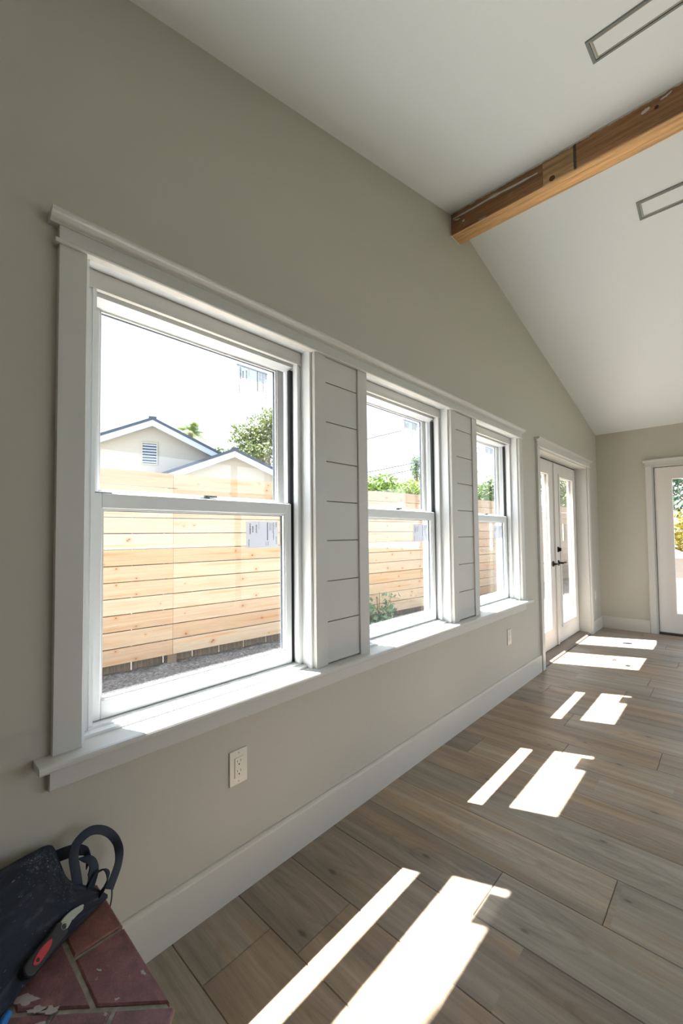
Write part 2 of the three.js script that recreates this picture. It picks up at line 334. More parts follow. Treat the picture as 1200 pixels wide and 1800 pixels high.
// a glazed door leaf built in local (a, y), depth d; returns a group. put(a0,a1,y0,y1,d0,d1) makes a box
function doorLeaf(parent, put, a0, a1, g0, g1, y0, y1, gy0, gy1, th) {
  const l = group('leaf', null, 0, parent);
  mesh('stile', put(a0, g0, y0, y1, 0, -th), M.door, l); mesh('stile', put(g1, a1, y0, y1, 0, -th), M.door, l);
  mesh('top_rail', put(g0, g1, gy1, y1, 0, -th), M.door, l); mesh('bottom_rail', put(g0, g1, y0, gy0, 0, -th), M.door, l);
  const s = Math.sign(g1 - g0), f = 0.026;
  for (const d of [[0.009, -0.012], [-th + 0.012, -th - 0.009]]) mesh('lite_frame', [put(g0 - s * 0.012, g0 + s * f, gy0 - 0.012, gy1 + 0.012, ...d), put(g1 - s * f, g1 + s * 0.012, gy0 - 0.012, gy1 + 0.012, ...d), put(g0 + s * f, g1 - s * f, gy0 - 0.012, gy0 + f, ...d), put(g0 + s * f, g1 - s * f, gy1 - f, gy1 + 0.012, ...d)], M.door, l);
  mesh('pane', put(g0, g1, gy0, gy1, -th / 2 + 0.003, -th / 2 - 0.003), M.glass, l);
  return l;
}
function lever(parent, base, out, along, l = 0.11) {   // rose, neck and lever
  const B = V(...base), o = V(...out), d = V(...along), p = (q) => [q.x, q.y, q.z], h = group('lever_handle', null, 0, parent);
  mesh('escutcheon', cyl(p(B), p(B.clone().addScaledVector(o, 0.01)), 0.03, 0.028, 20), M.bronze, h);
  mesh('neck', cyl(p(B.clone().addScaledVector(o, 0.008)), p(B.clone().addScaledVector(o, 0.055)), 0.010, 0.010, 12), M.bronze, h);
  const s = B.clone().addScaledVector(o, 0.052);
  mesh('lever', tube([p(s.clone().addScaledVector(d, -0.01)), p(s.clone().addScaledVector(d, l * 0.5).add(V(0, 0.004, 0))), p(s.clone().addScaledVector(d, l * 0.85).add(V(0, 0.001, 0))), p(s.clone().addScaledVector(d, l).addScaledVector(o, -0.012))], 0.0085, 20, 10), M.bronze, h);
}
{
  const d = structure(group('door_1'), 'white glazed double door with dark lever handles beyond the windows', 'door');
  const [a, b] = DOOR1, fx = -0.125, th = 0.045, sm = -4.835;
  casedHead(d, (p, z0, z1) => sweepZ(p, z0, z1), HEAD, a + CW, b - CW);
  for (const [z0, z1] of [[a + CW, a], [b, b - CW]]) mesh('side_casing', box(0, 0.02, 0, HEAD, z0, z1, 0.0015), M.trim, d);
  mesh('jamb', [box(-TW, 0, -0.02, HEAD, a, a - 0.012), box(-TW, 0, -0.02, HEAD, b + 0.012, b), box(-TW, 0, HEAD - 0.012, HEAD, a - 0.012, b + 0.012)], M.trim, d);
  mesh('gap_shade_strip', [box(-TW, fx - 0.006, 0.02, HEAD - 0.012, b + 0.012, b + 0.023), box(-TW, fx - 0.006, HEAD - 0.024, HEAD - 0.012, a - 0.012, b + 0.023)], M.dark, d);  // near-black strips standing for the shaded gap round the leaves
  const put = (z0, z1, y0, y1, d0, d1) => box(fx + d0, fx + d1, y0, y1, z0, z1);
  const l1 = doorLeaf(d, put, a - 0.017, sm + 0.003, -4.125, -4.665, 0.03, HEAD - 0.0245, 0.2, 1.85, th);
  const l2 = doorLeaf(d, put, sm - 0.003, b + 0.0235, -5.005, -5.545, 0.03, HEAD - 0.0245, 0.2, 1.85, th);
  mesh('astragal', box(fx, fx + 0.016, 0.03, HEAD - 0.03, sm + 0.022, sm - 0.022, 0.003), M.door, l1);
  lever(l1, [fx, 0.885, -4.745], [1, 0, 0], [0, 0, 1], 0.1); lever(l2, [fx, 0.885, -4.925], [1, 0, 0], [0, 0, -1], 0.11);
  const db = group('deadbolt', null, 0, l2);
  mesh('rose', cyl([fx, 1.03, -4.925], [fx + 0.012, 1.03, -4.925], 0.03, 0.028, 20), M.bronze, db);
  mesh('thumb_turn', box(fx + 0.012, fx + 0.035, 1.012, 1.048, -4.921, -4.929, 0.002), M.bronze, db);
  // small paper tags on the glass
  for (const [lf, z, y, w, h] of [[l2, -5.22, 1.12, 0.07, 0.19], [l2, -5.06, 1.53, 0.04, 0.1], [l1, -4.45, 1.22, 0.035, 0.08], [l1, -4.26, 1.5, 0.06, 0.09]]) mesh('sticker', box(fx - th / 2 + 0.0035, fx - th / 2 + 0.004, y, y + h, z, z - w), std('#d8d8d4', 0.9), lf);
  mesh('threshold', [sweepZ([[-TW - 0.03, -0.02], [-0.005, -0.02], [-0.005, 0.006], [-0.03, 0.018], [-0.09, 0.022], [-TW - 0.03, 0.022]], a, b)], std('#8f8378', 0.5, { metalness: 0.15 }), d);
}
{
  const d = structure(group('door_2'), 'white single glazed door in the end wall', 'door');
  const [a, b] = FD, th = 0.045, fz = ZF - 0.03;
  casedHead(d, (p, x0, x1) => sweepX(p.map(([x, y]) => [ZF + x, y]), x1, x0), HEAD, b + CW, a - CW);
  for (const [x0, x1] of [[a - CW, a], [b, b + CW]]) mesh('side_casing', box(x0, x1, 0, HEAD, ZF, ZF + 0.02, 0.0015), M.trim, d);
  mesh('jamb', [box(a, a + 0.012, -0.02, HEAD, ZF - TW, ZF), box(b - 0.012, b, -0.02, HEAD, ZF - TW, ZF), box(a + 0.012, b - 0.012, HEAD - 0.012, HEAD, ZF - TW, ZF)], M.trim, d);
  mesh('gap_shade_strip', [box(a + 0.012, a + 0.017, 0.02, HEAD - 0.012, ZF - TW, fz - 0.004), box(a + 0.012, b - 0.012, HEAD - 0.017, HEAD - 0.012, ZF - TW, fz - 0.004)], M.dark, d);  // near-black strips, gap shade painted in beside and above the leaf
  const put = (x0, x1, y0, y1, d0, d1) => box(x0, x1, y0, y1, fz + d0, fz + d1);
  const l = doorLeaf(d, put, a + 0.018, b - 0.018, 0.745, 1.315, 0.025, HEAD - 0.018, 0.225, 1.855, th);
  lever(l, [b - 0.08, 0.95, fz], [0, 0, 1], [-1, 0, 0]);
  mesh('threshold', box(a, b, -0.02, 0.02, ZF - TW - 0.03, ZF - 0.006), std('#3a3838', 0.5), d);
}

// ---------------------------------------------------------------- ridge beam
function timberTexture(base, k, dirt) {
  return texture(1024, 128, (u, v) => {
    const L = u * 2.4, W = v * 0.16, z = 40 + k * 9.1, warp = 0.01 * fbm(L * 2, W * 8, z, 2);
    const s = fbm(L * 2, (W + warp) * 60, z + 1, 3), f = fbm(L * 12, (W + warp) * 380, z + 2, 2), b = fbm(L * 1.4, W * 9, z + 3, 3);
    let m = 1 + 0.35 * s + 0.28 * f + 0.25 * b; const dash = smooth(0.28, 0.42, fbm(L * 18, W * 500, z + 4, 2)) * 0.3; m -= dash;
    const pl = dirt * smooth(0.16, 0.42, fbm(L * 9, W * 30, z + 6, 3));
    return [base[0] * m * (1 - pl) + 0.62 * pl, base[1] * m * (1 - pl) + 0.58 * pl, base[2] * m * (1 - pl) + 0.52 * pl];
  });
}
function boxGrain(x0, x1, y0, y1, z0, z1, L = 2.4, W = 0.16) {   // grain runs along x
  const g = box(x0, x1, y0, y1, z0, z1), p = g.attributes.position, n = g.attributes.normal, uv = g.attributes.uv;
  for (let i = 0; i < p.count; i++) uv.setXY(i, p.getX(i) / L, (Math.abs(n.getY(i)) > 0.5 ? p.getZ(i) : p.getY(i)) / W);
  return g;
}
{
  const core = std('#ffffff', 0.65, { map: timberTexture([0.84, 0.66, 0.45], 0, 0) });
  const old1 = std('#ffffff', 0.75, { map: timberTexture([0.55, 0.39, 0.26], 1, 0.75) }), old2 = std('#ffffff', 0.75, { map: timberTexture([0.68, 0.54, 0.38], 2, 0.45) }), old3 = std('#ffffff', 0.75, { map: timberTexture([0.58, 0.42, 0.28], 3, 0.3) });
  const b = tag(group('ridge_beam', [0, 3.152, -2.5]), 'timber ridge beam with brown weathered side and pale underside', 'beam', { kind: 'structure' });
  const lay = (n, g, m) => { for (const q of [g].flat()) q.translate(0, -3.152, 2.5); return mesh(n, g, m, b); };
  lay('core_timber', boxGrain(0.003, X1 - 0.003, 3.152, 3.30, -2.56, -2.449), core);
  const yt = 3.287;
  for (const [x0, x1, m] of [[0.003, 0.57, old1], [0.572, 0.728, old2], [0.742, 2.4, old3], [2.402, X1 - 0.003, old1]]) lay('side_board', boxGrain(x0, x1, 3.153, yt, -2.4495, -2.44), m);
  lay('dark_strap', box(0.729, 0.741, 3.157, yt, -2.4495, -2.4405), std('#4a4037', 0.8));
  // plaster left along the side
  const smear = (pts, w) => {
    const c = new THREE.CatmullRomCurve3(pts.map(([x, y]) => V(x, y, -2.4385)));
    return sheet((u, v) => { const p = c.getPoint(u); p.y += (v - 0.5) * w * (0.25 + 0.75 * Math.pow(Math.sin(Math.PI * clamp(u, 0.02, 0.98)), 0.4)) * (1 + 0.9 * perlin.noise(u * 9, 0, 3)); return p; }, 50, 1, 0.003);
  };
  const plaster = std('#c9cac4', 0.9);
  lay('plaster_smear', smear([[0.02, 3.252], [0.15, 3.249], [0.3, 3.251], [0.42, 3.245], [0.545, 3.243]], 0.012), plaster);
  lay('plaster_smear', smear([[1.03, 3.246], [1.047, 3.25], [1.065, 3.253]], 0.016), plaster);
  lay('plaster_smear', smear([[1.105, 3.262], [1.13, 3.266], [1.15, 3.274]], 0.009), plaster);
  lay('plaster_smear', smear([[0.03, 3.24], [0.05, 3.232], [0.066, 3.233]], 0.007), plaster);
  lay('plaster_smear', smear([[0.085, 3.203], [0.094, 3.203], [0.1, 3.206]], 0.011), plaster);
  const edge = sheet((u, v) => V(0.01 + u * 2.4, yt + 0.004 + (v - 0.5) * 0.016 * (1 + 1.1 * perlin.noise(u * 60, v, 1) + 0.8 * perlin.noise(u * 210, v, 5)), -2.4385), 260, 1, 0.003);
  lay('plaster_edge', edge, std('#bfc2bb', 0.9));
  lay('knot', cyl([0.62, 3.168, -2.4405], [0.62, 3.168, -2.439], 0.016, 0.015, 14), std('#5a3a22', 0.7));
  lay('knot', cyl([1.09, 3.238, -2.4405], [1.09, 3.238, -2.439], 0.009, 0.009, 12), std('#38261a', 0.7));
  lay('end_caulk', [box(0, 0.004, 3.146, 3.2905, -2.44, -2.436), box(0, 0.004, 3.146, 3.152, -2.564, -2.436)], std('#e2e0da', 0.7));
}

// ---------------------------------------------------------------- slim ceiling fixtures
function slot(zc, sideLabel) {
  const side = zc > RZ ? 1 : -1, g = group('ceiling_fixture', [0.925, ceilY(zc), zc]);
  g.rotation.x = side * Math.atan(SL);
  const W = 0.143, L = 1.25, t = 0.013, m = M.slotTrim;
  const bar = (x0, x1, z0, z1) => [box(x0, x1, -0.006, 0.004, z0, z1, 0.001)];
  mesh('trim_bar', bar(0, L, -W / 2, -W / 2 + t), m, g); mesh('trim_bar', bar(0, L, W / 2 - t, W / 2), m, g);
  mesh('trim_bar', bar(0, t, -W / 2 + t, W / 2 - t), m, g); mesh('trim_bar', bar(L - t, L, -W / 2 + t, W / 2 - t), m, g);
  mesh('inner_lip', [box(t + 0.004, L - t - 0.004, -0.004, 0.004, -W / 2 + t + 0.004, -W / 2 + t + 0.009), box(t + 0.004, L - t - 0.004, -0.004, 0.004, W / 2 - t - 0.009, W / 2 - t - 0.004), box(t + 0.004, t + 0.010, -0.004, 0.004, -W / 2 + t + 0.009, W / 2 - t - 0.009)], std('#a39c8c', 0.5), g);
  mesh('panel', box(t, L - t, -0.0015, 0.004, -W / 2 + t, W / 2 - t), M.ceiling, g);
  tag(g, sideLabel, 'ceiling fixture', { group: 'slim ceiling fixtures' });
}
slot(-1.896, 'slim rectangular ceiling fixture on the near slope, above the beam');
slot(-3.072, 'slim rectangular ceiling fixture on the slope beyond the beam');

// ---------------------------------------------------------------- wall outlets
const plateMat = phys('#e6e0d2', 0.22), slotMat = std('#2a221a', 0.8);
function outlet(z, y, label) {
  const o = tag(group('wall_outlet', [0, y, z]), label, 'outlet', { group: 'outlets low on the window wall' });
  mesh('cover_plate', box(0, 0.006, -0.0585, 0.0585, -0.0355, 0.0355, 0.003), plateMat, o);
  const r = mesh('receptacle', box(0.004, 0.0085, -0.0335, 0.0335, -0.0168, 0.0168, 0.0012), plateMat, o);
  for (const dy of [0.0165, -0.0165]) {
    mesh('slot', box(0.0078, 0.0088, dy + 0.001, dy + 0.0085, -0.0072, -0.0056), slotMat, r); mesh('slot', box(0.0078, 0.0088, dy + 0.002, dy + 0.008, 0.0056, 0.0072), slotMat, r);
    mesh('slot', cyl([0.0078, dy - 0.0065, 0], [0.0088, dy - 0.0065, 0], 0.0026, 0.0026, 10), slotMat, r);
  }
  for (const dy of [0.048, -0.048]) mesh('screw', cyl([0.005, dy, 0], [0.0068, dy, 0], 0.003, 0.0028, 10), std('#b9b3a4', 0.4, { metalness: 0.3 }), o);
}
outlet(-0.841, 0.4215, 'wall outlet below the large window nearest the hearth');
outlet(-3.228, 0.425, 'wall outlet below the window next to the double door');
outlet(-5.935, 0.44, 'wall outlet between the double door and the far corner');

// ---------------------------------------------------------------- brick hearth
{
  const HY = 0.3, c = V(0.461, 0, -0.398);
  const h = tag(group('brick_hearth', [0, 0, 0]), 'raised hearth topped with dark red bricks in the near corner', 'hearth');
  const ext = (pts, y0, y1, bev = 0) => {   // polygon in (x, z)
    const s = new THREE.Shape(pts.map(([x, z]) => new THREE.Vector2(x, -z)));
    const g = new THREE.ExtrudeGeometry(s, { depth: y1 - y0 - 2 * bev, bevelEnabled: bev > 0, bevelThickness: bev, bevelSize: bev, bevelOffset: -bev, bevelSegments: 1 });
    return g.rotateX(-Math.PI / 2).translate(0, y0 + bev, 0);
  };
  const poly = [[0.017, -0.394], [0.458, -0.394], [1.594, 0.742], [1.594, ZN], [0.017, ZN]];
  mesh('base', ext(poly, 0, HY - 0.02), std('#c9b595', 0.8), h);
  const mortarTex = texture(256, 256, (u, v, x, y) => { const n = 0.6 + 0.25 * fbm(x / 5, y / 5, 60, 3); return [n * 0.98, n * 0.94, n * 0.86]; });
  const mg = ext(poly.map(([x, z]) => [x, z]), HY - 0.02, HY - 0.005); worldUV(mg, 0, 2); mesh('mortar', mg, std('#ffffff', 0.95, { map: mortarTex, bumpMap: mortarTex, bumpScale: 0.004 }), h);
  const tones = [[0.53, 0.355, 0.325], [0.50, 0.335, 0.33], [0.54, 0.37, 0.335], [0.49, 0.345, 0.345]];
  const mats = tones.map((t, k) => {
    const tex = texture(512, 512, (u, v, x, y) => {
      const n = 1 + 0.35 * fbm(x / 60, y / 60, 70 + k, 3) + 0.2 * fbm(x / 6, y / 6, 75 + k, 2);
      const w = smooth(0.33, 0.45, fbm(x / 26, y / 26, 80 + k, 3)) * (k === 1 ? 0.6 : 0.25) + smooth(0.36, 0.42, fbm(x / 7, y / 7, 85 + k, 2)) * 0.35;
      return [t[0] * n * (1 - w) + 0.62 * w, t[1] * n * (1 - w) + 0.58 * w, t[2] * n * (1 - w) + 0.56 * w];
    });
    return std('#ffffff', 0.6, { map: tex, bumpMap: tex, bumpScale: 0.0015 });
  });
  const brick = (pts, k) => { const g = ext(pts, HY - 0.016, HY, 0.003); const uv = g.attributes.uv, p = g.attributes.position; for (let i = 0; i < p.count; i++) uv.setXY(i, p.getX(i) * 2.6 + k * 0.37, p.getZ(i) * 2.6); mesh('brick', g, mats[k % 4], h); };
  // straight courses on the wall side of the mitre line x + z = 0.04
  let k = 0;
  for (let r = 0; r < 4; r++) {
    const za = -0.398 + r * 0.1085, zb = za + 0.099, ends = r % 2 ? [0.017, 0.09, 0.6] : [0.017, 0.195, 0.6];
    for (let i = 0; i < ends.length - 1; i++) {
      const x0 = ends[i] + (i ? 0.01 : 0), x1 = ends[i + 1], la = 0.043 - za, lb = 0.043 - zb;
      if (x0 >= lb - 0.01) { if (x0 < la - 0.02) brick([[x0, za], [la, za], [x0, 0.043 - x0]], k++); continue; }
      brick([[x0, za], [Math.min(x1, la), za], ...(x1 < la && x1 > lb ? [[x1, 0.043 - x1]] : []), [Math.min(x1, lb), zb], [x0, zb]], k++);
    }
  }
  // soldier courses along the angled front
  const q = Math.SQRT1_2, at = (s, t) => [c.x - s * q + t * q, c.z + s * q + t * q];
  for (let a = 0; a < 4; a++) for (let b2 = 0; b2 < 4; b2++) {
    const s0 = a * 0.117 + (a ? 0.005 : 0.0), s1 = (a + 1) * 0.117 - 0.005, t0 = -0.004 + b2 * 0.21, t1 = t0 + 0.2;
    const P = [at(s0, t0), at(s0, t1), at(s1, t1), at(s1, t0)]; if (P.some((p) => p[0] < 0.02)) continue; brick(P, k++ + 1);
  }
  const smearM = std('#b3a9a8', 0.85);
  const blob = (x, z, r, st, turn) => { const s = new THREE.Shape(); for (let i = 0; i < 22; i++) { const a = i / 22 * Math.PI * 2, rad = r * (0.65 + 0.6 * perlin.noise(Math.cos(a) * 1.7 + x * 90, Math.sin(a) * 1.7, z * 90)); const px = Math.cos(a) * rad * st, pz = Math.sin(a) * rad; s[i ? 'lineTo' : 'moveTo'](px * Math.cos(turn) - pz * Math.sin(turn), px * Math.sin(turn) + pz * Math.cos(turn)); } const g = new THREE.ExtrudeGeometry(s, { depth: 0.0012, bevelEnabled: false }); mesh('plaster_splash', g.rotateX(-Math.PI / 2).translate(x, HY - 0.0004, z), smearM, h); };
  blob(0.225, -0.205, 0.015, 2.0, 0.7); blob(0.262, -0.215, 0.010, 2.2, 0.9); blob(0.285, -0.235, 0.011, 2.0, 0.8); blob(0.372, -0.305, 0.004, 1.4, 0); blob(0.36, -0.33, 0.005, 1.2, 1); blob(0.30, -0.215, 0.008, 1.6, 0.7); blob(0.395, -0.29, 0.005, 1.3, 0.4); blob(0.345, -0.385, 0.005, 2.2, 0.2); blob(0.27, -0.325, 0.004, 2.5, 0.6);
}

// ---------------------------------------------------------------- tool apron, pliers, marker on the hearth
{
  const specks = new Float32Array(512 * 512);   // plaster dust: many fine grains near the far upper edge, a few elsewhere
  for (let i = 0; i < 900; i++) {
    const many = i < 780, u = many ? 0.25 + 0.42 * rnd() + 0.05 * rnd() : rnd(), v = many ? 0.02 + 0.36 * rnd() * rnd() + 0.05 * rnd() : rnd(), r = rr(0.6, many ? 2.2 : 2.8) * (rnd() < 0.06 ? 1.7 : 1), cx = u * 512, cy = v * 512;
    for (let y = Math.floor(cy - r); y <= cy + r; y++) for (let x = Math.floor(cx - r); x <= cx + r; x++) if (x >= 0 && y >= 0 && x < 512 && y < 512) specks[y * 512 + x] = Math.max(specks[y * 512 + x], clamp(r - Math.hypot(x - cx, y - cy)) * rr(0.5, 1));
  }
  const clothTex = texture(512, 512, (u, v, x, y) => {
    const n = 0.8 + 0.55 * fbm(x / 90, y / 90, 90, 3) + 0.25 * fbm(x / 7, y / 7, 91, 2), film = 0.22 * smooth(0.02, 0.4, fbm(x / 60, y / 50, 93, 3)), w = clamp(0.8 * specks[y * 512 + x] + film);
    return [0.125 * n * (1 - w) + 0.6 * w, 0.155 * n * (1 - w) + 0.6 * w, 0.22 * n * (1 - w) + 0.6 * w];
  });
  const cloth = std('#ffffff', 0.85, { map: clothTex, bumpMap: clothTex, bumpScale: 0.001 }), strap = std('#29303f', 0.75);
  const a = tag(group('tool_apron', [0, 0, 0]), 'dusty navy cloth tool apron with strap slumped on the brick hearth', 'apron');
  const top = new THREE.CatmullRomCurve3([[0.16, 0.52, 0.06], [0.10, 0.50, -0.09], [0.061, 0.478, -0.188], [0.038, 0.47, -0.245], [0.024, 0.458, -0.288], [0.042, 0.424, -0.301], [0.065, 0.392, -0.310], [0.075, 0.375, -0.323], [0.079, 0.355, -0.347], [0.084, 0.334, -0.372], [0.092, 0.312, -0.396]].map((p) => V(...p)));
  const bot = new THREE.CatmullRomCurve3([[0.40, 0.308, 0.05], [0.33, 0.308, -0.03], [0.234, 0.308, -0.166], [0.204, 0.311, -0.206], [0.168, 0.312, -0.262], [0.142, 0.311, -0.306], [0.115, 0.309, -0.352], [0.096, 0.307, -0.394]].map((p) => V(...p)));
  const nrm = V(0.682, 0.607, -0.408);
  mesh('cloth_panel', sheet((u, v) => {
    const p = top.getPoint(u).lerp(bot.getPoint(u), v), e = Math.sin(Math.PI * v) * smooth(1.0, 0.8, u);
    return p.addScaledVector(nrm, e * (0.012 + 0.012 * fbm(u * 5, v * 4, 95, 2)) + 0.003);
  }, 70, 44, 0.007), cloth, a);
  // flap under the panel, hanging to the bricks
  mesh('pocket_flap', sheet((u, v) => V(0.05, 0.385, -0.285).lerp(V(0.085, 0.306, -0.392), u).add(V(-0.03 * v, 0.004 * Math.sin(u * 9), 0.006 * v)), 20, 4, 0.006), cloth, a);
  mesh('strap', ribbon([[0.082, 0.345, -0.338], [0.072, 0.39, -0.334], [0.066, 0.435, -0.330], [0.062, 0.458, -0.338], [0.058, 0.470, -0.368], [0.058, 0.452, -0.404], [0.060, 0.405, -0.433], [0.066, 0.362, -0.434], [0.086, 0.318, -0.405]], 0.021, [[0.1, 0, 1], [0.1, 0, 1], [0.1, 0.1, 1], [-0.3, 0.7, 0.6], [-0.45, 0.85, 0], [-0.3, 0.8, -0.4], [0.4, 0.3, -0.5], [0, -0.6, -0.8], [0, -0.6, -0.8]], 0.003, 80), strap, a);
  mesh('strap', ribbon([[0.03, 0.43, -0.296], [0.04, 0.434, -0.318], [0.045, 0.43, -0.345], [0.05, 0.418, -0.362], [0.058, 0.39, -0.366]], 0.03, [[0, 1, 0], [0, 1, 0], [0.2, 1, 0.1], [0.2, 0.9, -0.3]], 0.003, 40), strap, a);
  mesh('strap', ribbon([[0.062, 0.405, -0.352], [0.07, 0.395, -0.366], [0.078, 0.372, -0.37], [0.084, 0.348, -0.358], [0.09, 0.335, -0.345]], 0.034, [[-0.5, 0.5, 0.6], [-0.4, 0.6, -0.6], [-0.2, 0.3, -0.9], [0, -0.2, -1]], 0.003, 40), strap, a);
  mesh('strap', ribbon([[0.084, 0.345, -0.352], [0.078, 0.368, -0.372], [0.082, 0.372, -0.394], [0.094, 0.358, -0.400], [0.1, 0.334, -0.385], [0.098, 0.318, -0.365]], 0.024, [[0.8, 0.6, 0], [0.7, 0.6, 0.2], [0.8, -0.2, 0.5], [0.5, -0.5, 0.6]], 0.003, 40), strap, a);
  mesh('cord', tube([[0.07, 0.32, -0.405], [0.062, 0.302, -0.418], [0.058, 0.27, -0.42], [0.06, 0.25, -0.415]], 0.0018, 20, 6), strap, a);

  // pliers lying on the cloth: local x along the tool, y across, z off the cloth
  const P0 = V(0.2054, 0.334, -0.2108), P1 = V(0.1232, 0.3498, -0.3247), ax = P1.clone().sub(P0), len = ax.length(); ax.normalize();
  const up = nrm.clone().addScaledVector(ax, -nrm.dot(ax)).normalize(), ay = up.clone().cross(ax);
  const t = tag(group('pliers'), 'pliers with black and red grip and steel jaws lying on the apron', 'pliers');
  t.position.copy(P0).addScaledVector(up, 0.008);
  t.quaternion.setFromRotationMatrix(new THREE.Matrix4().makeBasis(ax, ay, up));
  const outlineGeo = (pts, d, bev, z, curve = true) => { const s = new THREE.Shape(); if (curve) { s.setFromPoints(new THREE.CatmullRomCurve3(pts.map(([x, y]) => V(x, y, 0)), true).getPoints(60).map((p) => new THREE.Vector2(p.x, p.y))); } else s.setFromPoints(pts.map((p) => new THREE.Vector2(...p))); return new THREE.ExtrudeGeometry(s, { depth: d - 2 * bev, bevelEnabled: true, bevelThickness: bev, bevelSize: bev, bevelOffset: -bev, bevelSegments: 3, curveSegments: 12 }).translate(0, 0, z + bev); };
  const S = len / 0.145;
  const sc = (l) => l.map(([x, y]) => [x * S, y * S * 1.22]);
  mesh('grip', outlineGeo(sc([[-0.012, 0.002], [-0.006, 0.0135], [0.02, 0.0155], [0.055, 0.013], [0.082, 0.015], [0.09, 0.010], [0.09, -0.011], [0.08, -0.013], [0.05, -0.012], [0.02, -0.011], [-0.005, -0.009]]), 0.018, 0.005, -0.009), std('#17181b', 0.55), t);
  mesh('grip_inlay', outlineGeo(sc([[0.006, 0.004], [0.02, 0.0095], [0.04, 0.0095], [0.056, 0.005], [0.05, 0.0], [0.03, -0.0035], [0.012, -0.003]]), 0.004, 0.001, 0.0068), std('#b3242b', 0.45), t);
  mesh('hang_hole', cyl([0.016 * S, 0.003 * S, 0.0095], [0.016 * S, 0.003 * S, 0.0112], 0.0036, 0.0036, 14), std('#3a0c0f', 0.7), t);
  const steel = std('#9a9a92', 0.35, { metalness: 0.8 });
  mesh('jaw', outlineGeo(sc([[0.086, 0.008], [0.1, 0.0105], [0.118, 0.008], [0.135, 0.002], [0.147, -0.004], [0.146, -0.0075], [0.132, -0.005], [0.118, -0.004], [0.1, -0.0075], [0.086, -0.007]]), 0.009, 0.002, -0.0045), steel, t);
  mesh('jaw', outlineGeo(sc([[0.112, 0.0], [0.13, -0.003], [0.144, -0.0085], [0.14, -0.0105], [0.125, -0.008], [0.112, -0.006]]), 0.006, 0.0015, -0.002), steel, t);
  mesh('pivot', new THREE.TorusGeometry(0.0065 * S, 0.0016, 8, 24).translate(0.088 * S, 0.001, 0.0075), steel, t);

  const mk = tag(group('marker_pen', [0.266, 0.3085, -0.158]), 'bright blue marker pen tip poking out beside the apron edge', 'pen');
  mesh('barrel', cyl([0.07, 0, 0.056], [0, 0, 0], 0.007, 0.007, 14), std('#1565b0', 0.4), mk);
  mesh('cap', cyl([0, 0, 0], [-0.026, 0, -0.019], 0.008, 0.0065, 14), std('#1776c8', 0.4), mk);
}

// ================================================================ OUTSIDE
const GY = -0.1; seed = 4242;
{
  const gt = texture(256, 256, (u, v, x, y) => { const n = 0.62 + 0.25 * fbm(x / 30, y / 30, 100, 3) + 0.12 * fbm(x / 4, y / 4, 101, 2); return [n, n * 0.95, n * 0.88]; });
  gt.repeat.set(0.25, 0.25);
  const g = worldUV(box(-60, 60, GY - 0.3, GY, -60, 40), 0, 2);
  const ground = structure(mesh('ground', g, std('#ffffff', 0.95, { map: gt })), 'pale sandy ground around the house', 'ground');
  const lt = texture(256, 256, (u, v, x, y) => { const n = 0.75 + 0.5 * fbm(x / 12, y / 12, 104, 3) + 0.3 * fbm(x / 3, y / 3, 105, 2); return [0.36 * n, 0.375 * n, 0.315 * n]; });
  mesh('added_lawn', worldUV(mergeGeometries([box(X1 + 0.7, 40, GY, GY + 0.02, -30, 25), box(1.75, X1 + 0.7, GY, GY + 0.02, -30, -6.9)]), 0, 2), std('#ffffff', 1, { map: lt }), ground);  // unseen dark lawn, added to weaken reflections in the window panes
  // dark clods of soil along the fence
  const soilTex = texture(512, 256, (u, v, x, y) => { const n = 0.43 + 0.4 * fbm(x / 8, y / 8, 110, 3) + 0.35 * fbm(x / 2.2, y / 2.2, 111, 2), li = smooth(0.33, 0.42, fbm(x / 3.1, y / 3.1, 113, 2)) * 0.4; return [n + li, n * 0.97 + li, n * 0.93 + li]; });
  const nx = 60, nz = 420, pos = [], uv = [], idx = [];
  for (let j = 0; j <= nz; j++) for (let i = 0; i <= nx; i++) {
    const u = i / nx, w = j / nz, z = 1 - w * 14.5, x = -3.5 + 0.1 * (-1.3 - z) + u * 1.5;
    const e = smooth(0, 0.06, u) * smooth(1, 0.9, u);
    pos.push(x, GY - 0.01 + e * (0.035 + 0.05 * fbm(x * 7, z * 7, 120, 3) + 0.03 * Math.abs(fbm(x * 26, z * 26, 121, 2))), z); uv.push(u * 1.5, w * 14.5);
  }
  for (let j = 0; j < nz; j++) for (let i = 0; i < nx; i++) { const a = j * (nx + 1) + i; idx.push(a, a + 1, a + nx + 2, a, a + nx + 2, a + nx + 1); }
  const soil = mesh('soil', triGeo(pos, idx, uv), std('#ffffff', 1, { map: soilTex, side: THREE.DoubleSide }), ground); soil.userData = { kind: 'stuff', label: 'dark loose soil strip along the fence foot' };
}
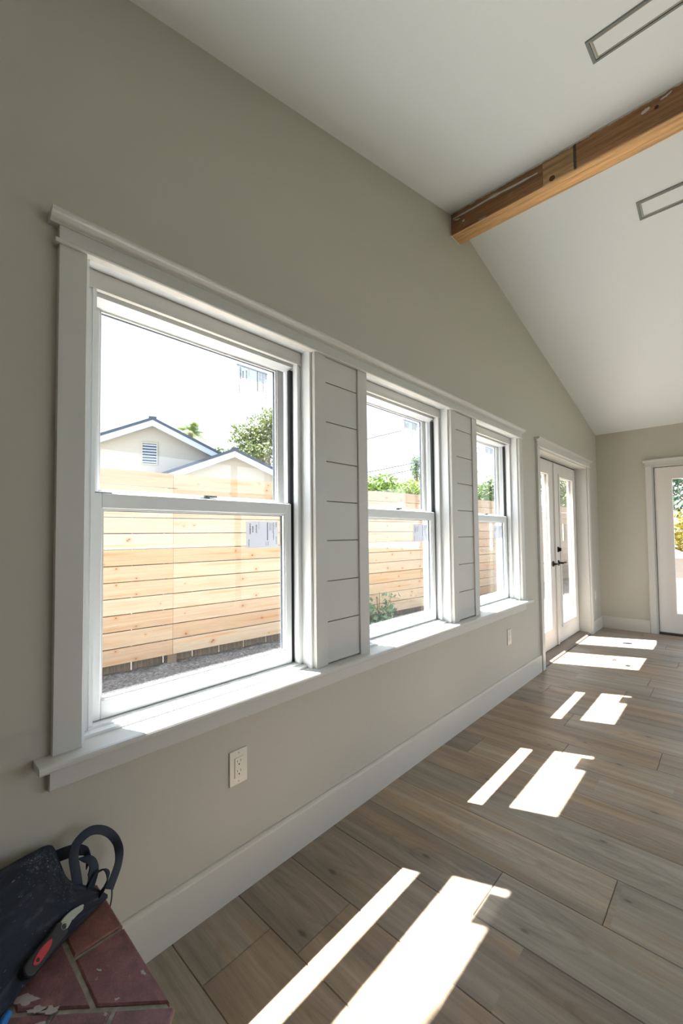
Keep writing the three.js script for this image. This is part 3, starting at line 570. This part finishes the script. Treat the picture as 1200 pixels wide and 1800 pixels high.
// cedar fence, twelve horizontal boards high
const fenceX = (z) => -3.0 + 0.1 * (-1.3 - z), FA = Math.atan(0.1);
{
  const cedar = [];
  for (let k = 0; k < 7; k++) {
    const base = [[0.622, 0.536, 0.446], [0.640, 0.570, 0.492], [0.627, 0.548, 0.467], [0.648, 0.588, 0.513], [0.609, 0.509, 0.399], [0.636, 0.562, 0.476], [0.618, 0.531, 0.437]][k];
    const knots = []; for (let i = 0; i < 4 + (k % 3); i++) knots.push([rr(0.03, 0.97), rr(0.12, 0.88), rr(0.004, 0.013)]);
    cedar.push(std('#ffffff', 0.8, { map: texture(768, 64, (u, v) => {
      const L = u * 2.44, W = v * 0.145, z = 130 + k * 5.3, w = 0.015 * fbm(L * 1.6, W * 7, z, 2);
      const s = fbm(L * 1.2, (W + w) * 45, z + 1, 3), f = fbm(L * 7, (W + w) * 190, z + 2, 2); let kn = 0, ha = 0;
      for (const [cu, cv, r] of knots) { const d = Math.hypot((L - cu * 2.44) * 0.75, W - cv * 0.145); kn += smooth(r, r * 0.4, d); ha += smooth(r * 4, r, d); }
      const warm = smooth(0.05, 0.35, fbm(L * 1.1, (W + w) * 16, z + 4, 2)), m = 1 + 0.10 * s + 0.10 * f;
      return [base[0] * m - 0.17 * kn - 0.02 * ha, base[1] * m - 0.24 * kn - 0.045 * ha - 0.075 * warm, base[2] * m - 0.23 * kn - 0.06 * ha - 0.13 * warm];
    }) }));
  }
  const f = tag(group('cedar_fence', [fenceX(-1.98), 0.03, -1.98], Math.PI / 2 - FA), 'new pale cedar fence of horizontal boards beyond the windows', 'fence');
  // local +x runs away along the fence, local +z faces the house; a board joint stands at x = 0
  const boards = cedar.map(() => 0), BL = 2.42;
  const bg = new THREE.BoxGeometry(BL - 0.003, 0.1445, 0.018);
  for (let s = -2; s < 5; s++) for (let r = 0; r < 12; r++) {
    const m = mesh('fence_board', bg, cedar[Math.floor(rnd() * 7)], f);
    m.position.set((s + 0.5) * BL, 0.0755 + r * 0.1527 + rr(-0.0008, 0.0008), rr(-0.0015, 0.0015)); if (rnd() < 0.5) m.rotation.z = Math.PI;
  }
  for (let s = -2; s <= 5; s++) mesh('fence_post', box(-0.045, 0.045, -0.2, 1.78, -0.105, -0.012).translate(s * BL, 0, 0), std('#6d5f50', 0.9), f);
  // the neighbour's older upright boards behind it
  const old = tag(group('picket_fence', [fenceX(-1.98), GY, -1.98], Math.PI / 2 - FA), 'old grey upright board fence standing behind the cedar one', 'fence');
  const oldT = texture(128, 512, (u, v, x, y) => { const n = 0.40 + 0.2 * fbm(x / 5, y / 90, 150, 3) + 0.14 * fbm(x / 2, y / 30, 151, 2); return [n, n * 0.92, n * 0.82]; });
  const om = std('#ffffff', 0.95, { map: oldT }), og = new THREE.BoxGeometry(0.292, 1.75, 0.018);
  for (let i = -12; i < 40; i++) { const m = mesh('picket', og, om, old); m.position.set(i * 0.3 + 0.1, 0.87, -0.13); }
}
// neighbour's house with two gables
{
  const stucco = std('#a09f97', 0.95), white = std('#a9b3c1', 0.7), shingle = std('#3d4857', 0.85);
  const h = tag(group('neighbor_house', [-13, GY, -5.98], Math.PI / 2 - 0.35), 'cream stucco house with blue-grey gable roofs behind the fence', 'house');
  const gable = (ox, oz, ridge, slope, half, depth, nm) => {
    const y = (x, off) => ridge - GY - off - slope * Math.abs(x), th = 0.09;
    const wallG = sweepZ([[-half + 0.3, 0], [half - 0.3, 0], [half - 0.3, y(half - 0.3, 0.2)], [0, y(0, 0.2)], [-half + 0.3, y(half - 0.3, 0.2)]], -depth, -0.35).translate(ox, 0, oz);
    mesh(nm + '_wall', wallG, stucco, h);
    for (const s of [-1, 1]) {
      mesh('roof_slope', sweepZ([[0, y(0, 0)], [s * half, y(half, 0)], [s * half, y(half, th)], [0, y(0, th)]], -depth, 0.03).translate(ox, 0, oz), shingle, h);
      mesh('fascia', sweepZ([[0, y(0, th)], [s * (half - 0.02), y(half, th)], [s * (half - 0.02), y(half, th + 0.2)], [0, y(0, th + 0.2)]], -0.04, 0).translate(ox, 0, oz), white, h);
    }
    mesh('ridge_cap', box(-0.12, 0.12, ridge - GY - 0.03, ridge - GY + 0.02, -depth, 0.04).translate(ox, 0, oz), shingle, h);
  };
  gable(0, 0, 5.22, 0.455, 4.2, 6.5, 'main_gable'); gable(2.46, 1.23, 4.143, 0.42, 2.4, 6, 'small_gable');
  const v = mesh('vent_frame', [box(-0.33, -0.29, 3.76, 4.52, -0.36, -0.31), box(0.14, 0.18, 3.76, 4.52, -0.36, -0.31), box(-0.29, 0.14, 4.48, 4.52, -0.36, -0.31), box(-0.29, 0.14, 3.76, 3.80, -0.36, -0.31)], stucco, h);
  mesh('vent_backing', box(-0.29, 0.14, 3.8, 4.48, -0.349, -0.345), std('#3c434c', 0.9), v);
  for (let i = 0; i < 7; i++) mesh('vent_slat', box(-0.215, 0.215, -0.03, 0.03, -0.006, 0.006).rotateX(-0.6).translate(-0.075, 3.85 + i * 0.097, -0.33), white, v);
}
// leaves and trees
function leafCloud(blobs, n, size, sq = 1) {   // blobs: [x, y, z, rx, ry, rz]
  const pos = [], idx = []; let k = 0;
  const tot = blobs.reduce((s, b) => s + b[3] * b[4] * b[5], 0);
  for (const [x, y, z, rx, ry, rz] of blobs) {
    const m = Math.max(8, Math.round(n * rx * ry * rz / tot));
    for (let i = 0; i < m; i++) {
      const th = rnd() * Math.PI * 2, cz = rr(-1, 1), r = Math.pow(rnd(), 0.42), sr = Math.sqrt(1 - cz * cz);
      const c = V(x + rx * r * sr * Math.cos(th), y + ry * r * cz, z + rz * r * sr * Math.sin(th));
      const d = V(rr(-1, 1), rr(-0.9, 0.5), rr(-1, 1)).normalize(), w = V(rr(-1, 1), rr(-1, 1), rr(-1, 1)).cross(d).normalize(), s = size * rr(0.6, 1.3), up = d.clone().cross(w).multiplyScalar(s * 0.12);
      const p = [c, c.clone().addScaledVector(d, s * 0.5).addScaledVector(w, s * 0.28 * sq).add(up), c.clone().addScaledVector(d, s), c.clone().addScaledVector(d, s * 0.5).addScaledVector(w, -s * 0.28 * sq).add(up)];
      for (const q of p) pos.push(q.x, q.y, q.z); idx.push(k, k + 1, k + 2, k, k + 2, k + 3); k += 4;
    }
  }
  return triGeo(pos, idx);
}
const leafM = (c) => phys(c, 0.75, { side: THREE.DoubleSide, transmission: 0.35, thickness: 0 });
const bark = std('#6b5a47', 0.95);
function tree(name, label, base, h, blobs, n, size, color, grp) {
  const t = tag(group(name, base), label, 'tree', grp ? { group: grp } : {});
  const parts = [cyl([0, 0, 0], [0, h, 0], 0.05 * h ** 0.6 + 0.05, 0.04, 9)];
  for (const b of blobs) parts.push(cyl([0, h * 0.75, 0], [b[0], b[1], b[2]], 0.045, 0.015, 6));
  mesh('trunk', parts, bark, t); mesh('foliage', leafCloud(blobs, n, size), leafM(color), t);
  return t;
}
function spread(w, y0, y1, d, n, r) { const o = []; for (let i = 0; i < n; i++) o.push([rr(-d, d), rr(y0, y1), rr(-w, w), r * rr(0.7, 1.3), r * rr(0.6, 1.1), r * rr(0.7, 1.3)]); return o; }
function palm(name, label, base, h, fronds, len, color, droop) {
  const t = tag(group(name, base), label, 'palm');
  mesh('trunk', cyl([0, 0, 0], [0, h, 0], 0.16, 0.12, 10), bark, t);
  const lm = leafM(color);
  for (let i = 0; i < fronds; i++) {
    const a = i / fronds * Math.PI * 2 + rr(-0.2, 0.2), e = rr(0.15, 1.25), L = len * rr(0.8, 1.15), P = [], I = [];
    const at = (s) => V(Math.cos(a) * Math.cos(e) * s * L, h + Math.sin(e) * s * L - droop * s * s * L, Math.sin(a) * Math.cos(e) * s * L), side = V(-Math.sin(a), 0, Math.cos(a));
    let k = 0;
    for (let j = 2; j <= 16; j++) for (const sg of [-1, 1]) {
      const p = at(j / 17), q = at((j + 0.85) / 17), ll = len * 0.34 * Math.sin(Math.PI * (0.15 + 0.8 * j / 17)), tip = p.clone().addScaledVector(side, sg * ll).add(V(0, -ll * 0.35, 0)).add(at(1).sub(at(0.8)).multiplyScalar(0.9));
      for (const v of [p, q, tip]) P.push(v.x, v.y, v.z); I.push(k, k + 1, k + 2); k += 3;
    }
    mesh('frond', triGeo(P, I), lm, t);
  }
}
tree('leafy_tree', 'loose airy tree rising beside the small gable', [-16, GY, -13.4], 4.6, [...spread(1.6, 5.2, 7.0, 1.3, 12, 0.75), [0, 7.4, 0, 0.8, 0.5, 0.8], [0, 4.9, 1.2, 0.5, 0.5, 0.5]], 4200, 0.2, '#66733f');
palm('palm_tree', 'pale green palm crown peeking over the main gable roof', [-20, GY, -10.9], 6.85, 24, 1.25, '#6d8040', 0.5);
tree('round_shrub', 'small clipped crown just above the roof valley', [-20, GY, -12.6], 5.2, [[0, 6.1, 0, 0.5, 0.25, 0.5]], 160, 0.16, '#5c6e3c');
tree('hedge_tree', 'bright green bush just above the fence in the middle window', [-6, GY, -9.0], 1.9, spread(0.5, 2.1, 2.72, 0.45, 9, 0.34), 2600, 0.12, '#6d8a2f', 'bushes above the fence');
tree('hedge_tree', 'yellow-green bush above the fence, beside the droopy palm', [-6, GY, -10.75], 1.9, spread(0.5, 2.1, 2.75, 0.45, 9, 0.34), 2600, 0.12, '#7c9432', 'bushes above the fence');
tree('hedge_tree', 'deep green bush above the fence in the window by the doors', [-6, GY, -15.9], 2.3, spread(0.8, 2.4, 3.2, 0.5, 11, 0.42), 3000, 0.13, '#55732f', 'bushes above the fence');
palm('palm_tree', 'droopy grey-green palm over the fence in the middle window', [-9, GY, -15.6], 3.2, 16, 1.3, '#5d7a58', 0.9);
tree('slender_tree', 'slender tree with a tufted top behind the droopy palm', [-11.2, GY, -19.2], 4.6, spread(0.36, 4.5, 5.4, 0.35, 7, 0.34), 700, 0.14, '#4f704a');
palm('palm_tree', 'small tufted palm seen in the window by the doors', [-8.2, GY, -19.0], 4.3, 16, 0.75, '#5c7840', 0.5);
tree('leafy_tree', 'dense olive tree seen through the double door glass', [-3.5, GY, -19.5], 2.6, spread(1.5, 2.5, 4.0, 1.0, 12, 0.65), 3200, 0.16, '#616f48');
// utility wires
for (const [y0, y1, lab] of [[4.4, 5.9, 'highest thin utility wire across the sky in the middle window'], [3.32, 4.3, 'utility wire above the lowest one, crossing the sky'], [3.09, 4.03, 'lowest utility wire above the bushes']]) {
  const w = mesh('utility_wire', tube([[-8, y0 - 0.18, -10.3], [-8, y0 + (y1 - y0) * 0.45, -13], [-8, y1 + 0.4, -17], [-8, y1 + 1.2, -20]], 0.015, 30, 5), std('#343a42', 0.7)); tag(w, lab, 'wire', { group: 'utility wires' });
}
{ // rose shrub by the fence
  const s = tag(group('rose_shrub', [-2.3, GY, -4.55]), 'leafy rose shrub at the fence foot below the middle window', 'shrub');
  const stems = [];
  for (let i = 0; i < 9; i++) { const a = rr(0, 6.28), r = rr(0.12, 0.33); stems.push(tube([[0, 0, 0], [Math.cos(a) * r * 0.4, 0.22, Math.sin(a) * r * 0.4], [Math.cos(a) * r, rr(0.38, 0.56), Math.sin(a) * r]], 0.005, 10, 5)); }
  mesh('stem', stems, std('#6a6b3e', 0.9), s);
  mesh('foliage', leafCloud([[0, 0.22, 0, 0.3, 0.16, 0.36], [0.05, 0.42, -0.12, 0.12, 0.12, 0.14], [0, 0.38, 0.2, 0.12, 0.14, 0.12], [0, 0.45, -0.32, 0.09, 0.08, 0.1], [0, 0.14, 0.1, 0.3, 0.12, 0.4]], 430, 0.065, 1.4), leafM('#5c7a58'), s);
}
{ // behind the doors
  const p = mesh('planter_box', [box(-0.35, 0.35, 0, 0.5, -0.4, 0.4, 0.02), box(-0.38, 0.38, 0.46, 0.52, -0.43, 0.43, 0.015)], std('#8d93a0', 0.8)); p.position.set(-1.35, GY + 0.0, -11.6);
  tag(p, 'grey planter box standing at the fence beyond the double door', 'planter');
  const w = tag(group('garden_wall', [0, GY, -10.2]), 'low grey garden wall seen through the single door', 'wall');
  mesh('wall_body', box(-1.2, 1.8, 0, 0.8, -0.1, 0.1), std('#9a928c', 0.9), w); mesh('coping', box(-1.25, 1.85, 0.8, 0.88, -0.17, 0.17, 0.01), std('#cfd3da', 0.7), w);
  tree('hedge_tree', 'yellow-green hedge behind the low garden wall', [0.7, GY, -12.2], 1.0, [...spread(0.8, 0.9, 1.7, 1.6, 16, 0.45)], 3400, 0.12, '#968a2c');
  tree('leafy_tree', 'dark green tree above the yellow hedge through the single door', [0.9, GY, -16.2], 2.0, [...spread(0.9, 2.1, 4.0, 1.5, 16, 0.8)], 3600, 0.17, '#35543a');
}
renderer.render(scene, camera);
